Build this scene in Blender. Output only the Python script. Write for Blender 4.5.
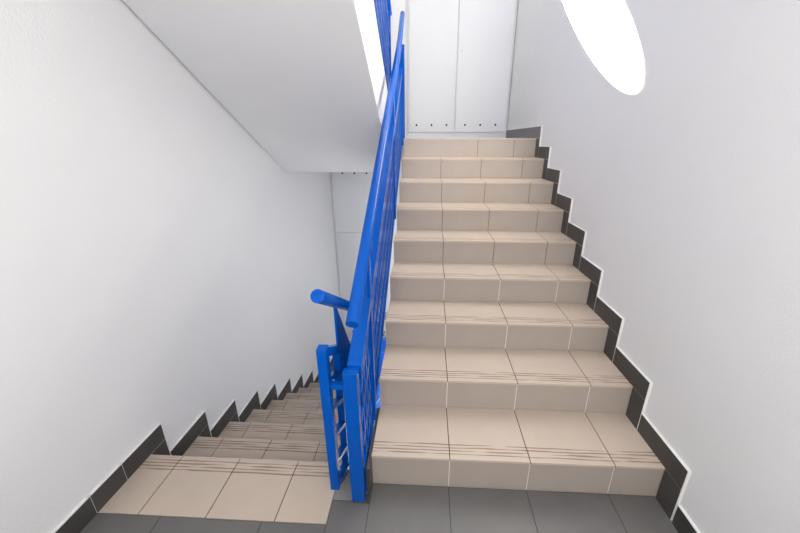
import bpy, bmesh, math, random
from mathutils import Vector, Matrix
random.seed(4)
scn = bpy.context.scene
for o in list(bpy.data.objects):
    bpy.data.objects.remove(o)
C = scn.collection

# ------------------------------------------------------------------ camera
FPX = 346.83
PX, PY = 409.30, 266.77
yaw, pitch, roll = 0.0510, -0.3484, -0.0017
fw = Vector((-math.sin(yaw) * math.cos(pitch), math.cos(yaw) * math.cos(pitch), math.sin(pitch)))
rt0 = Vector((math.cos(yaw), math.sin(yaw), 0))
up0 = rt0.cross(fw)
rt = math.cos(roll) * rt0 + math.sin(roll) * up0
up = -math.sin(roll) * rt0 + math.cos(roll) * up0
cd = bpy.data.cameras.new('camera')
cam = bpy.data.objects.new('camera', cd)
C.objects.link(cam)
cam.matrix_world = Matrix(((rt.x, up.x, -fw.x, -0.1192), (rt.y, up.y, -fw.y, -1.1704), (rt.z, up.z, -fw.z, 1.4950), (0, 0, 0, 1)))
cd.sensor_width = 36.0
cd.lens = FPX / 800 * 36.0
cd.shift_x = (400 - PX) / 800
cd.shift_y = (PY - 266.5) / 800
cd.clip_start = 0.02
scn.camera = cam

# ------------------------------------------------------------------ exposure, sky, sun, window daylight, added fill lamps
scn.view_settings.view_transform = 'Standard'
scn.view_settings.look = 'None'
scn.view_settings.gamma = 1
scn.view_settings.use_curve_mapping = False
scn.view_settings.exposure = 0.0
w = bpy.data.worlds.new('sky')
scn.world = w
w.use_nodes = True
w.node_tree.nodes['Background'].inputs[0].default_value = (0.80, 0.88, 1.0, 1)
w.node_tree.nodes['Background'].inputs[1].default_value = 1.0
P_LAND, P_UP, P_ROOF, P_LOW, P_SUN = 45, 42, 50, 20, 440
SUN_DIR = Vector((1.0, -3.352, -2.354)).normalized()
sd = bpy.data.lights.new('sun', 'SUN')
sd.energy = P_SUN
sd.angle = 0.004
sd.color = (1.0, 0.95, 0.86)
sun = bpy.data.objects.new('sun', sd)
C.objects.link(sun)
sun.rotation_euler = SUN_DIR.to_track_quat('-Z', 'Y').to_euler()
sun.location = (-2, 8, 9)


def area(name, loc, rot, sx, sy, power, col):
    d = bpy.data.lights.new(name, 'AREA')
    d.shape = 'RECTANGLE'
    d.size, d.size_y, d.energy, d.color = sx, sy, power, col
    o = bpy.data.objects.new(name, d)
    C.objects.link(o)
    o.location, o.rotation_euler = loc, rot
    return o


YF = -1.95      # front wall (behind the camera)
area('landing_window_daylight', (0.05, YF + 0.03, 1.75), (math.radians(90), 0, 0), 1.5, 1.3, P_LAND, (1.0, 0.975, 0.945))  # lamp for the window added behind the camera
area('upper_window_daylight', (0.05, YF + 0.03, 4.45), (math.radians(90), 0, 0), 1.5, 1.3, P_UP, (0.97, 0.98, 1.0))  # lamp for the upper window, also added, lighting the cabinets
area('roof_fill', (0.3, 2.3, 5.57), (0, 0, 0), 1.1, 2.2, P_ROOF, (1.0, 0.985, 0.965))  # added fill under the closed ceiling, no roof window there
area('lower_side_fill', (0.88, 1.75, -0.55), (0, math.radians(90), 0), 1.3, 1.0, P_LOW, (0.98, 0.985, 1.0))  # added fill to brighten the lower stairwell, wall has no opening

area('lower_front_fill', (0.25, YF + 0.03, -0.85), (math.radians(90), 0, 0), 1.1, 1.0, 130, (0.98, 0.985, 1.0))  # added fill towards the lower cabinet, front wall is closed here

# ------------------------------------------------------------------ materials


def mat(name, base, rough=0.5, spec=0.5, noise=0.0, nscale=8.0, bump=0.0, bscale=200.0, metallic=0.0, coat=0.0):
    m = bpy.data.materials.new(name)
    m.use_nodes = True
    nt = m.node_tree
    b = nt.nodes['Principled BSDF']
    b.inputs['Base Color'].default_value = (*base, 1)
    b.inputs['Roughness'].default_value = rough
    b.inputs['Specular IOR Level'].default_value = spec
    b.inputs['Metallic'].default_value = metallic
    b.inputs['Coat Weight'].default_value = coat
    tc = nt.nodes.new('ShaderNodeTexCoord')
    if noise:
        n = nt.nodes.new('ShaderNodeTexNoise')
        n.inputs['Scale'].default_value = nscale
        n.inputs['Detail'].default_value = 5
        nt.links.new(tc.outputs['Object'], n.inputs['Vector'])
        mx = nt.nodes.new('ShaderNodeMix')
        mx.data_type = 'RGBA'
        mx.inputs['A'].default_value = (*[c * (1 - noise) for c in base], 1)
        mx.inputs['B'].default_value = (*[min(1, c * (1 + noise)) for c in base], 1)
        nt.links.new(n.outputs['Fac'], mx.inputs['Factor'])
        nt.links.new(mx.outputs['Result'], b.inputs['Base Color'])
    if bump:
        n2 = nt.nodes.new('ShaderNodeTexNoise')
        n2.inputs['Scale'].default_value = bscale
        n2.inputs['Detail'].default_value = 3
        nt.links.new(tc.outputs['Object'], n2.inputs['Vector'])
        bp = nt.nodes.new('ShaderNodeBump')
        bp.inputs['Strength'].default_value = bump
        bp.inputs['Distance'].default_value = 0.004
        nt.links.new(n2.outputs['Fac'], bp.inputs['Height'])
        nt.links.new(bp.outputs['Normal'], b.inputs['Normal'])
    return m


def tile_mat(name, base, groove=None, noise=0.07):
    """linen-look ceramic; with groove: brown anti-slip grooves along the nosing (object y = distance from nosing)"""
    m = mat(name, base, rough=0.42, spec=0.4)
    nt = m.node_tree
    b = nt.nodes['Principled BSDF']
    tc = nt.nodes.new('ShaderNodeTexCoord')

    def nz(scale, detail=3, stretch=None):
        n = nt.nodes.new('ShaderNodeTexNoise')
        n.inputs['Scale'].default_value = scale
        n.inputs['Detail'].default_value = detail
        if stretch:
            mp = nt.nodes.new('ShaderNodeMapping')
            mp.inputs['Scale'].default_value = stretch
            nt.links.new(tc.outputs['Object'], mp.inputs['Vector'])
            nt.links.new(mp.outputs['Vector'], n.inputs['Vector'])
        else:
            nt.links.new(tc.outputs['Object'], n.inputs['Vector'])
        return n.outputs['Fac']

    def mix(fac, a, bb):
        x = nt.nodes.new('ShaderNodeMix')
        x.data_type = 'RGBA'
        nt.links.new(fac, x.inputs['Factor'])
        for s, v in (('A', a), ('B', bb)):
            if isinstance(v, tuple):
                x.inputs[s].default_value = (*v, 1)
            else:
                nt.links.new(v, x.inputs[s])
        return x.outputs['Result']

    def math_(op, a, c=None, clamp=False):
        x = nt.nodes.new('ShaderNodeMath')
        x.operation = op
        x.use_clamp = clamp
        for i, v in enumerate((a, c)):
            if v is None:
                continue
            if isinstance(v, (int, float)):
                x.inputs[i].default_value = v
            else:
                nt.links.new(v, x.inputs[i])
        return x.outputs[0]
    lo = tuple(c * (1 - noise) for c in base)
    hi = tuple(c * (1 + noise) for c in base)
    col = mix(nz(9, 4), lo, hi)
    weave = nz(60, 2, (1, 8, 8))
    col = mix(math_('MULTIPLY', weave, 0.35), col, tuple(c * 0.80 for c in base))
    if groove:
        sep = nt.nodes.new('ShaderNodeSeparateXYZ')
        nt.links.new(tc.outputs['Object'], sep.inputs[0])
        d = math_('ABSOLUTE', sep.outputs['Y'])
        wob = math_('MULTIPLY', math_('SUBTRACT', nz(2.2, 1, (1, 0, 0)), 0.5), 0.006)
        dd = math_('ADD', d, wob)
        ph = math_('MULTIPLY', math_('SUBTRACT', dd, 0.018), 1 / 0.017)
        fr = math_('ABSOLUTE', math_('SUBTRACT', math_('FRACT', ph), 0.5))
        width = math_('ADD', math_('MULTIPLY', nz(6, 2, (1, 14, 0)), 0.95), -0.27)
        line = math_('MULTIPLY', math_('SUBTRACT', width, fr), 9.0, True)
        zone = math_('MULTIPLY', math_('GREATER_THAN', d, 0.018), math_('LESS_THAN', d, 0.086))
        col = mix(math_('MULTIPLY', math_('MULTIPLY', line, zone), 0.80), col, groove)
    nt.links.new(col, b.inputs['Base Color'])
    return m


M = {}
M['plaster'] = mat('white_plaster', (0.80, 0.798, 0.797), 0.9, 0.2, noise=0.02, nscale=3, bump=0.25, bscale=160)
M['concrete_paint'] = mat('painted_concrete', (0.78, 0.78, 0.79), 0.9, 0.2, noise=0.02, nscale=4, bump=0.15, bscale=120)
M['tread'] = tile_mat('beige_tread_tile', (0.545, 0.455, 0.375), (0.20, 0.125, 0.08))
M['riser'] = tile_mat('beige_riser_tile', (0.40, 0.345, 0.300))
M['floor_tile'] = tile_mat('grey_floor_tile', (0.135, 0.131, 0.128), None, 0.12)
M['threshold'] = tile_mat('pale_grey_threshold_tile', (0.26, 0.255, 0.24), None, 0.1)
M['skirt'] = tile_mat('dark_skirting_tile', (0.056, 0.052, 0.050), None, 0.15)
M['skirt_grey'] = tile_mat('grey_skirting_tile', (0.15, 0.15, 0.155), None, 0.12)
M['grout_dark'] = mat('dark_grout', (0.06, 0.045, 0.035), 0.9, 0.1)
M['grout_light'] = mat('light_grout', (0.78, 0.74, 0.70), 0.9, 0.1)
M['grout_grey'] = mat('grey_grout', (0.06, 0.058, 0.055), 0.9, 0.1)
M['caulk'] = mat('white_caulk', (0.82, 0.82, 0.80), 0.7, 0.3)
M['blue'] = mat('blue_gloss_paint', (0.0, 0.076, 0.40), 0.20, 0.22, noise=0.05, nscale=30, bump=0.02, bscale=60)
M['cabinet'] = mat('white_lacquer', (0.70, 0.712, 0.738), 0.45, 0.4, noise=0.01, nscale=3)
M['hole'] = mat('dark_vent_hole', (0.02, 0.02, 0.02), 0.9, 0.1)
M['steel'] = mat('zinc_steel', (0.6, 0.6, 0.6), 0.35, 0.5, metallic=1.0)
M['frame'] = mat('white_window_frame', (0.8, 0.8, 0.8), 0.4, 0.5)
g = bpy.data.materials.new('window_glass')
g.use_nodes = True
nt = g.node_tree
nt.nodes.clear()
out = nt.nodes.new('ShaderNodeOutputMaterial')
tr = nt.nodes.new('ShaderNodeBsdfTransparent')
gl = nt.nodes.new('ShaderNodeBsdfGlossy')
gl.inputs['Roughness'].default_value = 0.02
mxs = nt.nodes.new('ShaderNodeMixShader')
mxs.inputs[0].default_value = 0.06
nt.links.new(tr.outputs[0], mxs.inputs[1])
nt.links.new(gl.outputs[0], mxs.inputs[2])
nt.links.new(mxs.outputs[0], out.inputs[0])
M['glass'] = g

# ------------------------------------------------------------------ helpers


class MB:
    """collects solids; build() links them as ONE mesh object whose origin is at `origin`"""

    def __init__(self):
        self.bm = bmesh.new()

    def hexa(self, x0, x1, y0, y1, z0, z1, mi=0):
        """box; x0 / x1 may be functions of y"""
        f0 = x0 if callable(x0) else (lambda y: x0)
        f1 = x1 if callable(x1) else (lambda y: x1)
        v = [self.bm.verts.new(p) for p in (
            (f0(y0), y0, z0), (f1(y0), y0, z0), (f1(y1), y1, z0), (f0(y1), y1, z0),
            (f0(y0), y0, z1), (f1(y0), y0, z1), (f1(y1), y1, z1), (f0(y1), y1, z1))]
        for f in ((3, 2, 1, 0), (4, 5, 6, 7), (0, 1, 5, 4), (1, 2, 6, 5), (2, 3, 7, 6), (3, 0, 4, 7)):
            self.bm.faces.new([v[i] for i in f]).material_index = mi
        return self

    def prism(self, poly, x0, x1, mi=0):
        """polygon in (y, z), extruded along x; x0 / x1 may be functions of y"""
        f0 = x0 if callable(x0) else (lambda y: x0)
        f1 = x1 if callable(x1) else (lambda y: x1)
        a = [self.bm.verts.new((f0(y), y, z)) for y, z in poly]
        b = [self.bm.verts.new((f1(y), y, z)) for y, z in poly]
        n = len(poly)
        fs = [self.bm.faces.new(a), self.bm.faces.new(b[::-1])]
        for i in range(n):
            fs.append(self.bm.faces.new((a[i], b[i], b[(i + 1) % n], a[(i + 1) % n])))
        for f in fs:
            f.material_index = mi
        return self

    def tube(self, pts, r, n=20, mi=0, cap=True):
        pts = [Vector(p) for p in pts]
        rings = []
        for i, p in enumerate(pts):
            d = (pts[min(i + 1, len(pts) - 1)] - pts[max(i - 1, 0)]).normalized()
            s = d.cross(Vector((0, 0, 1)))
            if s.length < 1e-4:
                s = Vector((1, 0, 0))
            s.normalize()
            t = s.cross(d).normalized()
            rings.append([self.bm.verts.new(p + r * (math.cos(2 * math.pi * k / n) * s + math.sin(2 * math.pi * k / n) * t)) for k in range(n)])
        for a, b in zip(rings, rings[1:]):
            for k in range(n):
                f = self.bm.faces.new((a[k], a[(k + 1) % n], b[(k + 1) % n], b[k]))
                f.smooth = True
                f.material_index = mi
        if cap:
            for ring in (rings[0][::-1], rings[-1]):
                self.bm.faces.new(ring).material_index = mi
        return self

    def build(self, name, mats, parent=None, origin=None, bevel=0.0):
        bm = self.bm
        bmesh.ops.recalc_face_normals(bm, faces=bm.faces[:])
        po = parent.location if parent else Vector((0, 0, 0))
        if parent and parent.parent:
            po = po + parent.parent.location
        og = Vector(origin) if origin is not None else Vector(po)
        bmesh.ops.translate(bm, vec=-og, verts=bm.verts[:])
        me = bpy.data.meshes.new(name)
        bm.to_mesh(me)
        bm.free()
        o = bpy.data.objects.new(name, me)
        C.objects.link(o)
        for m in (mats if isinstance(mats, (list, tuple)) else [mats]):
            me.materials.append(m)
        if parent:
            o.parent = parent
        o.location = og - po
        if bevel:
            b = o.modifiers.new('bevel', 'BEVEL')
            b.width = bevel
            b.segments = 2
            b.limit_method = 'ANGLE'
        return o


def thing(name, label, cat, loc, group=None):
    o = bpy.data.objects.new(name, None)
    o.empty_display_size = 0.1
    C.objects.link(o)
    o.location = loc
    o['label'] = label
    o['category'] = cat
    if group:
        o['group'] = group
    return o


def struct(mb, name, mats, **k):
    o = mb.build(name, mats, **k)
    o['kind'] = 'structure'
    return o


# ------------------------------------------------------------------ measures of the stairwell
def XL(y):      # face of the left wall
    return -1.5136 + 0.0209 * y


def XR(y):      # face of the right wall
    return 0.9298 - 0.0133 * y


YB = 3.95       # back wall
ZC = 5.60       # ceiling
ZLOW = -1.524   # floor of the storey below
ZUP = 1.5165    # upper landing
UY = [-0.0135, 0.2966, 0.5965, 0.8825, 1.1649, 1.4479, 1.7324, 2.0288, 2.3176]
UZ = [0.1744, 0.3491, 0.5162, 0.678, 0.8421, 1.009, 1.1788, 1.3456, 1.5165]
DY = [0.0925, 0.3999, 0.692, 0.984, 1.2691, 1.5569, 1.8427, 2.1373, 2.4270]
DZ = [0.0, -0.1997, -0.3646, -0.5228, -0.6766, -0.8405, -1.0099, -1.1777, -1.350]
XU = -0.349     # open side of the rising flight
XD = -0.500     # open side of the descending flight
XS = -0.455     # side face of the flight overhead
SL = 0.584

# ------------------------------------------------------------------ walls, floors, ceiling
struct(MB().prism([(YF - 0.2, ZLOW - 0.2), (YB + 0.2, ZLOW - 0.2), (YB + 0.2, ZC + 0.2), (YF - 0.2, ZC + 0.2)],
                  lambda y: XL(y) - 0.2, XL), 'wall_left', M['plaster'])
struct(MB().prism([(YF - 0.2, ZLOW - 0.2), (YB + 0.2, ZLOW - 0.2), (YB + 0.2, ZC + 0.2), (YF - 0.2, ZC + 0.2)],
                  XR, lambda y: XR(y) + 0.2), 'wall_right', M['plaster'])
# front wall, behind the camera, with two window openings added for daylight
mb = MB()
x0, x1 = XL(YF), XR(YF)
wx0, wx1 = -0.7, 0.8
for z0, z1 in ((ZLOW - 0.2, 1.10), (2.40, 3.80), (5.10, ZC + 0.2)):
    mb.hexa(x0, x1, YF - 0.2, YF, z0, z1)
for z0, z1 in ((1.10, 2.40), (3.80, 5.10)):
    mb.hexa(x0, wx0, YF - 0.2, YF, z0, z1)
    mb.hexa(wx1, x1, YF - 0.2, YF, z0, z1)
struct(mb, 'wall_front', M['plaster'])


def window(name, z0, z1):
    m = MB()
    t = 0.06
    ya, yb = YF - 0.16, YF - 0.09
    m.hexa(wx0, wx1, ya, yb, z0, z0 + t).hexa(wx0, wx1, ya, yb, z1 - t, z1)
    m.hexa(wx0, wx0 + t, ya, yb, z0 + t, z1 - t).hexa(wx1 - t, wx1, ya, yb, z0 + t, z1 - t)
    xm = (wx0 + wx1) / 2
    m.hexa(xm - t / 2, xm + t / 2, ya, yb, z0 + t, z1 - t)
    fr = struct(m, name, M['frame'])
    p = MB().hexa(wx0 + t, wx1 - t, YF - 0.13, YF - 0.12, z0 + t, z1 - t).build('window_pane', M['glass'], fr)


window('window_1', 1.10, 2.40)
window('window_2', 3.80, 5.10)
# back wall with a round window high above the cabinets, through which the sun falls on the right wall
RX, RZ, RR = 0.211, 3.996, 0.2350
mb = MB()
q = 0.42
N = 64
yo, yi = YB + 0.06, YB
ring = []
for i in range(N):
    a = 2 * math.pi * i / N
    c, s = math.cos(a), math.sin(a)
    e = q / max(abs(c), abs(s))
    ring.append([mb.bm.verts.new((RX + u * c, y, RZ + u * s)) for u, y in ((RR, yi), (e, yi), (e, yo), (RR + 0.12, yo))])
for i in range(N):
    a, b = ring[i], ring[(i + 1) % N]
    for j in range(4):
        mb.bm.faces.new((a[j], b[j], b[(j + 1) % 4], a[(j + 1) % 4]))
bx0, bx1 = XL(YB) , XR(YB)
mb.hexa(bx0, bx1, yi, yo, ZLOW - 0.2, RZ - q)
mb.hexa(bx0, bx1, yi, yo, RZ + q, ZC + 0.2)
mb.hexa(bx0, RX - q, yi, yo, RZ - q, RZ + q)
mb.hexa(RX + q, bx1, yi, yo, RZ - q, RZ + q)
struct(mb, 'wall_back', M['plaster'])
mb = MB()
mb.tube([(RX, YB + 0.025, RZ), (RX, YB + 0.031, RZ)], RR + 0.05, 64)
struct(mb, 'window_3', M['glass'])
struct(MB().hexa(lambda y: XL(y), lambda y: XR(y), YF, YB, ZC, ZC + 0.2), 'ceiling', M['plaster'])

# floors: the landing we stand on (grey tiles), upper landing, storey below, landing overhead
YN = -0.202     # near edge of the beige tile row at the head of the descending flight
XE = -0.518


def tiles(mb, xs, ys, z, gap=0.0035, th=0.01, x0=None, x1=None, rec=0.0012):
    """tile grid between the joints xs and ys over a grout bed; x0 / x1 replace the first / last joint by wall functions"""
    for j in range(len(ys) - 1):
        for i in range(len(xs) - 1):
            a = x0 if (i == 0 and x0) else xs[i] + gap / 2
            b = x1 if (i == len(xs) - 2 and x1) else xs[i + 1] - gap / 2
            mb.hexa(a, b, ys[j] + gap / 2, ys[j + 1] - gap / 2, z - th, z)
    mb.hexa(x0 or xs[0], x1 or xs[-1], ys[0], ys[-1], z - th, z - rec, 1)


mb = MB()
y1 = UY[0] + 0.006
yj = [YF, -1.47, -1.12, -0.77, -0.44, YN]
tiles(mb, [-1.6, -1.224, -0.787, XE + 0.002], yj, 0, x0=XL)
tiles(mb, [XE + 0.002, -0.3505], [YF, -1.47, -1.12, -0.77, -0.44, -0.098], 0)
tiles(mb, [-0.3505, 0.0, 0.352, 0.713, 0.94], [YF, -1.75, -1.39, -1.03, -0.67, -0.31, y1], 0, x1=XR)
tiles(mb, [XE + 0.002, -0.3505], [-0.098, 0.055], 0)
mb.bm.faces.ensure_lookup_table()
for f in mb.bm.faces[-12:]:
    f.material_index = 3 if f.material_index == 0 else f.material_index
# concrete bed of the landing
mb.prism([(YF, -0.20), (y1, -0.20), (y1, -0.0101), (YF, -0.0101)], XL, XR, 2)
mb.hexa(XE, XU - 0.004, y1, 0.055, -0.20, -0.0101, 2)
mb.hexa(XL, XE, y1, DY[0] - 0.012, -0.20, -0.0101, 2)
floor = struct(mb, 'floor', [M['floor_tile'], M['grout_grey'], M['concrete_paint'], M['threshold']])
mb = MB()
tiles(mb, [-1.6, -1.0, -0.65, -0.34, 0.0, 0.352, 0.713, 0.94], [UY[8] + 0.32, UY[8] + 0.66, UY[8] + 1.0, YB], ZUP, x0=XL, x1=XR)
mb.hexa(XL, XR, 2.45, YB, 1.219, ZUP - 0.0101, 2)
struct(mb, 'floor.001', [M['floor_tile'], M['grout_grey'], M['concrete_paint']])
mb = MB()
tiles(mb, [-1.6, -1.0, -0.65, -0.34, 0.0, 0.352, 0.713, 0.94], [DY[8] + 0.02, 2.8, 3.14, YB], ZLOW, x0=XL, x1=XR)
mb.hexa(XL, XR, YF, YB, ZLOW - 0.2, ZLOW - 0.0101, 2)
struct(mb, 'floor.002', [M['floor_tile'], M['grout_grey'], M['concrete_paint']])
mb = MB()
mb.hexa(XL, XR, YF, -0.32, 2.74, 3.04)
struct(mb, 'floor.003', [M['concrete_paint']])

# ------------------------------------------------------------------ stairs
XJU = [XU, 0.0, 0.352, 0.713, 0.94]


def tile_row(mb, xs, x0, x1, y0, y1, z0, z1, gap=0.0035, face=None, rec=0.0012):
    """one row of tiles with grout strips; face 'top' or 'front'/'back' tells which side shows"""
    n = len(xs) - 1
    for i in range(n):
        a = xs[i] + gap / 2 if i else (x0 or xs[0])
        b = xs[i + 1] - gap / 2 if i < n - 1 else (x1 or xs[-1])
        mb.hexa(a, b, y0, y1, z0, z1)
        if i:
            ya, yb, za, zb = y0 + 0.001, y1 - 0.001, z0 + 0.001, z1 - 0.001
            if face == 'top':
                zb = z1 - rec
            elif face == 'front':
                ya = y0 + rec
            else:
                yb = y1 - rec
            mb.hexa(xs[i] - gap / 2, xs[i] + gap / 2, ya, yb, za, zb, 1)


up_f = thing('stair_flight', 'beige tiled stair flight rising to the cabinets along the right wall', 'stairs', (0.29, UY[0], 0))
# body
poly = [(UY[0] + 0.017, 0.0)]
for i in range(9):
    z0 = UZ[i] - 0.0131
    poly.append((UY[i] + 0.017, z0))
    poly.append(((UY[i + 1] + 0.017) if i < 8 else 2.449, z0))
poly += [(2.449, 1.219), (2.30, 1.219), (0.35, -0.02), (0.35, -0.20), (UY[0] + 0.017, -0.20)]
MB().prism(poly, XU, XR).build('flight_slab', M['concrete_paint'], up_f)
for i in range(9):
    z0 = UZ[i - 1] if i else 0.0
    yb_ = UY[i + 1] + 0.006 if i < 8 else UY[8] + 0.318
    xs = XJU if i < 8 else XJU
    m = MB()
    tile_row(m, xs, None, XR, UY[i], yb_, UZ[i] - 0.012, UZ[i], face='top')
    m.build('tread', [M['tread'], M['grout_dark']], up_f, origin=(0, UY[i], UZ[i]), bevel=0.0015)
    xs = XJU if i < 8 else [XU, 0.352, 0.69, 0.94]
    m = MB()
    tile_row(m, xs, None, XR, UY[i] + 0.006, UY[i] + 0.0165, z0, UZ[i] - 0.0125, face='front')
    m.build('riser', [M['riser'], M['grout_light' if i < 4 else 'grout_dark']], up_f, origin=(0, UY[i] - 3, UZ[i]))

# kerb tiles closing the foot of the rising flight under the railing
dn_f = thing('stair_flight', 'beige tiled stair flight going down along the left wall behind the blue railing', 'stairs', (-1.0, DY[0], 0))
XJD = [-1.6, -1.3307, -1.0338, -0.7369, XD]
poly = [(DY[0] - 0.012, -0.0131)]
poly = [(DY[0] - 0.011, -0.20), (DY[0] - 0.011, -0.0131)]
for i in range(9):
    z0 = DZ[i] - 0.0131
    if i:
        poly.append((DY[i - 1] - 0.017, z0))
        poly.append((DY[i] - 0.017, z0))
    else:
        poly.append((DY[0] - 0.017 + 0.001, z0))
poly[2:3] = []
poly.append((DY[8] - 0.017, ZLOW - 0.0101))
poly.append((DY[8] - 0.45, ZLOW - 0.0101))
poly = [(DY[0] - 0.0115, -0.20)] + [(DY[0] - 0.0115, DZ[0] - 0.0131 - 0.02)] + poly[2:]
MB().prism(poly, XL, XD).build('flight_slab', M['concrete_paint'], dn_f)
for i in range(9):
    ya = DY[i - 1] - 0.006 if i else YN + 0.002
    m = MB()
    tile_row(m, XJD if i else XJD[:-1] + [XE], XL, None, ya, DY[i], DZ[i] - (0.012 if i else 0.0098), DZ[i], face='top')
    m.build('tread', [M['tread'], M['grout_dark']], dn_f, origin=(0, DY[i], DZ[i]), bevel=0.0015)
    zb = DZ[i + 1] if i < 8 else ZLOW
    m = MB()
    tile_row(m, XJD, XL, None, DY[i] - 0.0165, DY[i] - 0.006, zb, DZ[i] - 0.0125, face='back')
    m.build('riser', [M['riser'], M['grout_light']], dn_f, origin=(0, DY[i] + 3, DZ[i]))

ov_f = thing('stair_flight', 'stair flight overhead, grey-white sloping underside and cream side, at top left', 'stairs', (-0.98, 2.32, ZUP))
KO = 0.5625
poly = [(2.449, 1.219), (2.165, 1.219), (-0.32, 1.219 + KO * (2.165 + 0.32)), (-0.32, 3.04)]
st = [(2.33 - 0.29 * i, ZUP + 0.169 * (i + 1)) for i in range(9)]     # nosings of the overhead flight
for y, z in reversed(st):
    poly.append((y - 0.29 if (y, z) != st[-1] else -0.32, z) if (y, z) != st[-1] else (y, z))
    if (y, z) != st[-1]:
        poly.append((y, z))
poly.append((2.33, ZUP - 0.0131))
poly.append((2.449, ZUP - 0.0131))
clean = []
for pnt in poly:
    if not clean or (abs(pnt[0] - clean[-1][0]) + abs(pnt[1] - clean[-1][1])) > 1e-4:
        clean.append(pnt)
MB().prism(clean, lambda y: XL(y) + 0.011, XS - 0.0502).build('flight_slab', M['concrete_paint'], ov_f)
# upstand (string) along the open side
MB().prism([(2.449, 1.219), (2.165, 1.219), (-0.32, 1.219 + KO * 2.485), (-0.32, 3.04), (-0.10, ZUP + 0.15 + SL * 2.43), (2.33, ZUP + 0.15), (2.33, ZUP - 0.0131), (2.449, ZUP - 0.0131)],
           XS - 0.05, XS).build('string', M['concrete_paint'], ov_f)
for i in range(9):
    y, z = st[i]
    m = MB()
    tile_row(m, [-1.6, -1.3307, -1.0338, -0.7369, XS - 0.051], lambda yy: XL(yy) + 0.012, None, y - 0.28, y + 0.006, z + 0.0005, z + 0.0125, face='top')
    m.build('tread', [M['tread'], M['grout_dark']], ov_f, origin=(0, y, z), bevel=0.0015)
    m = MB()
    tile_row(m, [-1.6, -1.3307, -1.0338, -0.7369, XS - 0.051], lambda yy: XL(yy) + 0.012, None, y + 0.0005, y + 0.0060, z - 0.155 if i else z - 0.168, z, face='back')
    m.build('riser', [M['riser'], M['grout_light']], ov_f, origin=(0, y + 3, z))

# ------------------------------------------------------------------ stepped skirting on the walls
SK = 0.10


def skirting(name, wall, sgn, pieces, grey=()):
    """pieces: (y0, y1, z0, z1) on the wall; one mesh: backing (caulk) and tiles"""
    m = MB()
    gp = 0.003 if sgn > 0 else 0.0022
    for n, (a, b, c, d) in enumerate(pieces):
        mi = 1 if n in grey else 0
        f0 = (lambda y: wall(y) + sgn * 0.003)
        f1 = (lambda y: wall(y) + sgn * 0.013)
        if sgn < 0:
            f0, f1 = f1, f0
        m.hexa(f0, f1, a + gp / 2, b - gp / 2, c + 0.0012, d - gp / 2, mi)
        g0 = (lambda y: wall(y))
        g1 = (lambda y: wall(y) + sgn * 0.0118)
        if sgn < 0:
            g0, g1 = g1, g0
        m.hexa(g0, g1, a - gp, b + gp, c + 0.0008, d + gp, 2)
    return struct(m, name, [M['skirt'], M['skirt_grey'], M['caulk']])


pc = [(YF + 0.01, -0.86, 0, SK), (-0.86, -0.50, 0, SK), (-0.50, UY[0] - 0.11, 0, SK)]
for i in range(9):
    z0 = UZ[i - 1] if i else 0
    pc.append((UY[i] - SK, UY[i] - 0.001, z0, UZ[i]))
    if i < 8:
        pc.append((UY[i] - SK, UY[i + 1] - SK - 0.004, UZ[i], UZ[i] + SK))
pc.append((UY[8] - SK, UY[8] + 0.55, ZUP, ZUP + SK))
pc.append((UY[8] + 0.55, YB - 0.36, ZUP, ZUP + SK))
skirting('baseboard_right', XR, -1, pc, grey=(len(pc) - 1, len(pc) - 2))
pc = [(YF + 0.01, -0.86, 0, SK), (-0.86, -0.54, 0, SK), (-0.54, -0.205, 0, SK), (-0.205, -0.05, 0, SK), (-0.05, DY[0] + SK, 0, SK)]
for i in range(9):
    zb = DZ[i + 1] if i < 8 else ZLOW
    pc.append((DY[i] + 0.001, DY[i] + SK, zb, DZ[i]))
    pc.append((DY[i] + SK + 0.004, (DY[i + 1] + SK) if i < 8 else YB - 0.42, zb, zb + SK))
skirting('baseboard_left', XL, 1, pc)

# dark tile kerb at the foot of the rising flight, under its railing
struct(MB().hexa(-0.428, -0.352, -0.106, -0.0735, 0.0005, 0.0135)
       .prism([(-0.073, 0.0005), (0.055, 0.0005), (0.055, -0.03), (0.18, -0.03), (0.29, 0.07), (0.29, 0.165), (-0.073, 0.165)], -0.3640, -0.3497),
       'trim_1', M['skirt'])

# ------------------------------------------------------------------ blue railings
RH = 0.024


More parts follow.
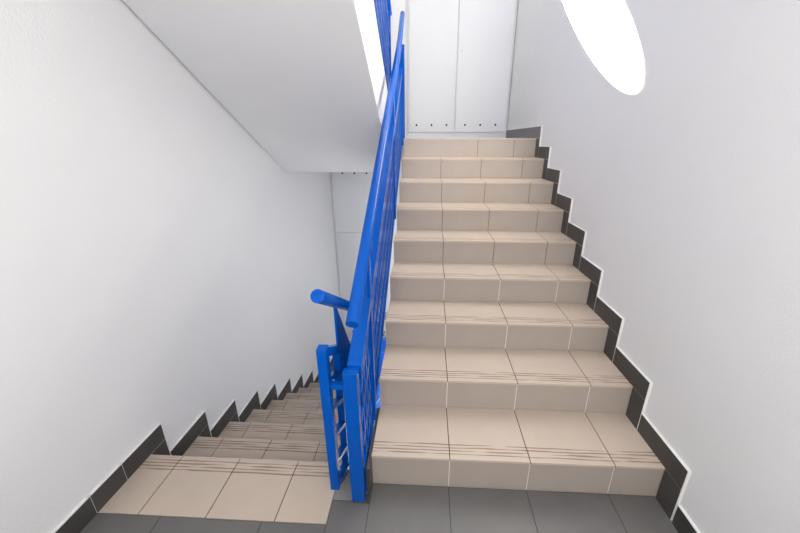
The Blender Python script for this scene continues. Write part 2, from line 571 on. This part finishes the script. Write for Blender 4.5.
def railing(label, xc, ya, yb, zfun, sgn, post_h, end_extra=0.0, dx=0.0, end_dx=0.0, first_gap=0.13, hw=0.0275, spacing=0.050, bracket_ys=(), handx=None, h_ext=(0, 0), base=None, near_bot=None):
    """frame of square bars following the flight: zfun(y) = underside of the bottom bar at y, panel height post_h"""
    r = thing('stair_railing', label, 'railing', base, 'blue stair railings')
    B = M['blue']
    s = sgn * SL
    pw = 0.02
    # posts at both ends of the frame
    for j, y in enumerate((ya, yb)):
        z0 = zfun(y) if not (j == 0 and near_bot is not None) else near_bot
        xp = xc + (end_dx if j else 0)
        MB().hexa(xp - hw, xp + hw, y - pw, y + pw, z0, zfun(y) + post_h + (end_extra if j else 0)).build('post', B, r, bevel=0.002)

    xc += dx

    def bar(name, dz, hh, hx):
        y0, y1 = ya + pw, yb - pw
        m = MB()
        m.prism([(y0, zfun(y0) + dz), (y1, zfun(y1) + dz), (y1, zfun(y1) + dz + hh), (y0, zfun(y0) + dz + hh)], xc - hx, xc + hx)
        return m.build(name, B, r)
    bar('bottom_bar', 0.0, 0.03, 0.02)
    bar('top_bar', post_h - 0.04, 0.04, hw if hw > .025 else 0.02)
    for q in range(1, 5):
        bar('middle_bar', q * post_h / 5 - 0.010, 0.020, 0.017)
    y = ya + first_gap
    while y < yb - 0.05:
        MB().hexa(xc - 0.016, xc + 0.016, y - 0.006, y + 0.006, zfun(y) + 0.03, zfun(y) + post_h - 0.04).build('baluster', B, r)
        y += spacing
    return r


def handrail(r, x, y0, z0, y1, slope, n=24):
    m = MB()
    m.tube([(x, y0, z0), (x, y1, z0 + slope * (y1 - y0))], RH, 24)
    return m.build('handrail', M['blue'], r, bevel=0.002)


def bracket(r, xa, y, z0, z1, wy=0.02):
    MB().prism([(y - wy, z0), (y + wy, z0), (y + wy * 0.45, z1), (y - wy * 0.45, z1)], xa - 0.006, xa + 0.006).build('handrail_bracket', M['blue'], r)


# railing of the rising flight
xu = -0.3975
yu = -0.09


def zu(y):
    return 0.0641 + SL * y


ru = railing('blue steel railing of the rising flight, with round handrail, beside the steps up', xu + 0.0, yu, 2.38, zu, 1, 0.67, base=(xu, yu, 0.0), near_bot=0.0145, end_extra=0.17, first_gap=0.07, dx=0.0125, end_dx=0.03)
m = MB()
m.tube([(-0.3795, yu, 0.9314 + SL * yu), (-0.3795, 2.20, 0.9314 + SL * 2.20), (-0.3795, 2.42, 0.9314 + SL * 2.42 + 0.02), (-0.3795, 2.74, 0.9314 + SL * 2.74 + 0.10)], RH, 24)
m.build('handrail', M['blue'], ru, bevel=0.002)
for y in (0.42, 1.15, 1.95):
    bracket(ru, -0.386, y, zu(y) + 0.66, 0.9314 + SL * y - 0.015)
for y, z0 in ((0.215, 0.10), (1.50, 0.86)):
    MB().hexa(-0.372, -0.358, y - 0.016, y + 0.016, zu(y) - 0.02, 0.9314 + SL * y - 0.016).build('upright', M['blue'], ru, bevel=0.001)
for y, z in ((0.36, 0.125), (0.60, 0.30), (0.73, 0.50), (1.60, 0.98)):
    m = MB()
    zz = zu(y) + 0.012
    m.tube([(-0.3645, y, zz), (XU - 0.001, y, zz)], 0.009, 12)
    m.build('anchor_bolt', M['steel'], ru)
# railing of the descending flight
xd = -0.496


def zd(y):
    return 0.078 - SL * (y + 0.09)


rd = railing('blue steel railing of the descending flight, left of the rising one, with free handrail end', xd, -0.09, 2.30, zd, -1, 0.704, hw=0.0185, first_gap=0.17, base=(xd, -0.09, 0.078))
handrail(rd, -0.485, -0.09 - 0.03, 0.985 + SL * 0.03, 2.40, -SL)
for y in (0.085, 0.95, 1.85):
    zt_ = 0.985 - SL * (y + 0.09) - 0.02
    MB().prism([(y, zt_), (y + 0.02, zt_ - 0.012), (y + 0.20, zd(y + 0.20) + 0.703), (y, zd(y) + 0.703)], -0.494, -0.486).build('handrail_bracket', M['blue'], rd)
MB().hexa(xd + 0.019, xu - 0.028, -0.103, -0.077, 0.602, 0.625).build('connecting_bar', M['blue'], rd, bevel=0.0015)
# railing of the flight overhead
xo = -0.478
zo0 = ZUP + 0.169 - 0.01


def zo(y):
    return zo0 + SL * (2.33 - y)


ro = thing('stair_railing', 'blue steel railing of the flight overhead, above its cream side at the top', 'railing', (xo, 2.29, ZUP), 'blue stair railings')
for y in (-0.05, 2.32):
    MB().hexa(xo - 0.024, xo + 0.024, y - 0.02, y + 0.02, (zo(y) if y < 1 else ZUP + 0.001), zo(y) + (0.67 if y < 1 else 0.845)).build('post', M['blue'], ro, bevel=0.002)
for nm, dz, hh, hx in [('bottom_bar', 0, 0.03, 0.02), ('top_bar', 0.63, 0.04, 0.02)] + [('middle_bar', q * 0.134 - 0.01, 0.02, 0.017) for q in range(1, 5)]:
    a, b = -0.03, 2.30
    MB().prism([(a, zo(a) + dz), (b, zo(b) + dz), (b, zo(b) + dz + hh), (a, zo(a) + dz + hh)], xo - hx, xo + hx).build(nm, M['blue'], ro)
y = 0.04
while y < 2.24:
    MB().hexa(xo - 0.016, xo + 0.016, y - 0.006, y + 0.006, zo(y) + 0.03, zo(y) + 0.63).build('baluster', M['blue'], ro)
    y += 0.050
handrail(ro, xo + 0.01, 2.36, zo(2.36) + 0.86, -0.05, -SL)
for y in (0.2, 1.2, 2.2):
    bracket(ro, xo + 0.008, y, zo(y) + 0.66, zo(y) + 0.85)

# ------------------------------------------------------------------ built-in cabinets on both storeys
YC = 3.60


def cabinet(label, xa, xb, split, zb, zt, plinth, holes_bottom, row_split=None, group=None, knob=False, holes_top=False, hole_dx=0.19):
    t = thing('wall_cabinet', label, 'cabinet', ((xa + xb) / 2, YC, zb), group)
    fr = MB()
    e = 0.018
    fr.hexa(xa, xb, YC + 0.02, YC + 0.34, zb + plinth, zt)
    fr.build('carcass', M['cabinet'], t)
    if plinth:
        MB().hexa(xa, xb, YC + 0.004, YC + 0.34, zb + 0.001, zb + plinth - 0.001).build('plinth', M['cabinet'], t)
    for a, b in ((xa, xa + e - 0.004), (xb - e + 0.004, xb)):
        MB().hexa(a, b, YC + 0.001, YC + 0.0199, zb + plinth, zt).build('frame_stile', M['cabinet'], t)
    rows = [(zb + plinth + 0.006, row_split - 0.004), (row_split + 0.004, zt - 0.006)] if row_split else [(zb + plinth + 0.006, zt - 0.006)]
    cols = [(xa + e, split - 0.004), (split + 0.004, xb - e)]
    for ci, (a, b) in enumerate(cols):
        for ri, (z0, z1) in enumerate(rows):
            d = MB().hexa(a, b, YC, YC + 0.019, z0, z1).build('door', M['cabinet'], t, origin=(a, YC, z0), bevel=0.0015)
            zs = []
            if holes_bottom and ri == 0:
                zs.append(z0 + holes_bottom)
            if holes_top and ri == len(rows) - 1:
                zs.append(holes_top)
            for zh in zs:
                for q in range(-1, 2):
                    xh = (a + b) / 2 + q * hole_dx
                    h = MB().tube([(xh, YC - 0.0005, zh), (xh, YC + 0.002, zh)], 0.0125, 16).build('vent_hole', M['hole'], d)
            if knob and ci == 1 and ri == 0:
                MB().tube([(a + 0.045, YC - 0.004, 2.50), (a + 0.045, YC + 0.002, 2.50)], 0.011, 14).build('lock', M['steel'], d)
    return t


xr = XR(YC + 0.34) - 0.004
xl = XL(YC) + 0.004
cabinet('white double-door cabinet with dark vent holes above the top step, right wall side', -0.382, xr, 0.214, ZUP, 3.27, 0.075, 0.085, group=None, knob=True)
cabinet('white cabinet left of the double-door one, half hidden behind the blue railings', xl, -0.386, -0.98, ZUP, 3.27, 0.075, 0.085)
cabinet('white cabinet on the storey below, under the slab, behind the handrail', xl, -0.386, -0.78, ZLOW, 1.214, 0.075, 0.10, row_split=0.27, holes_top=1.085, hole_dx=0.165)
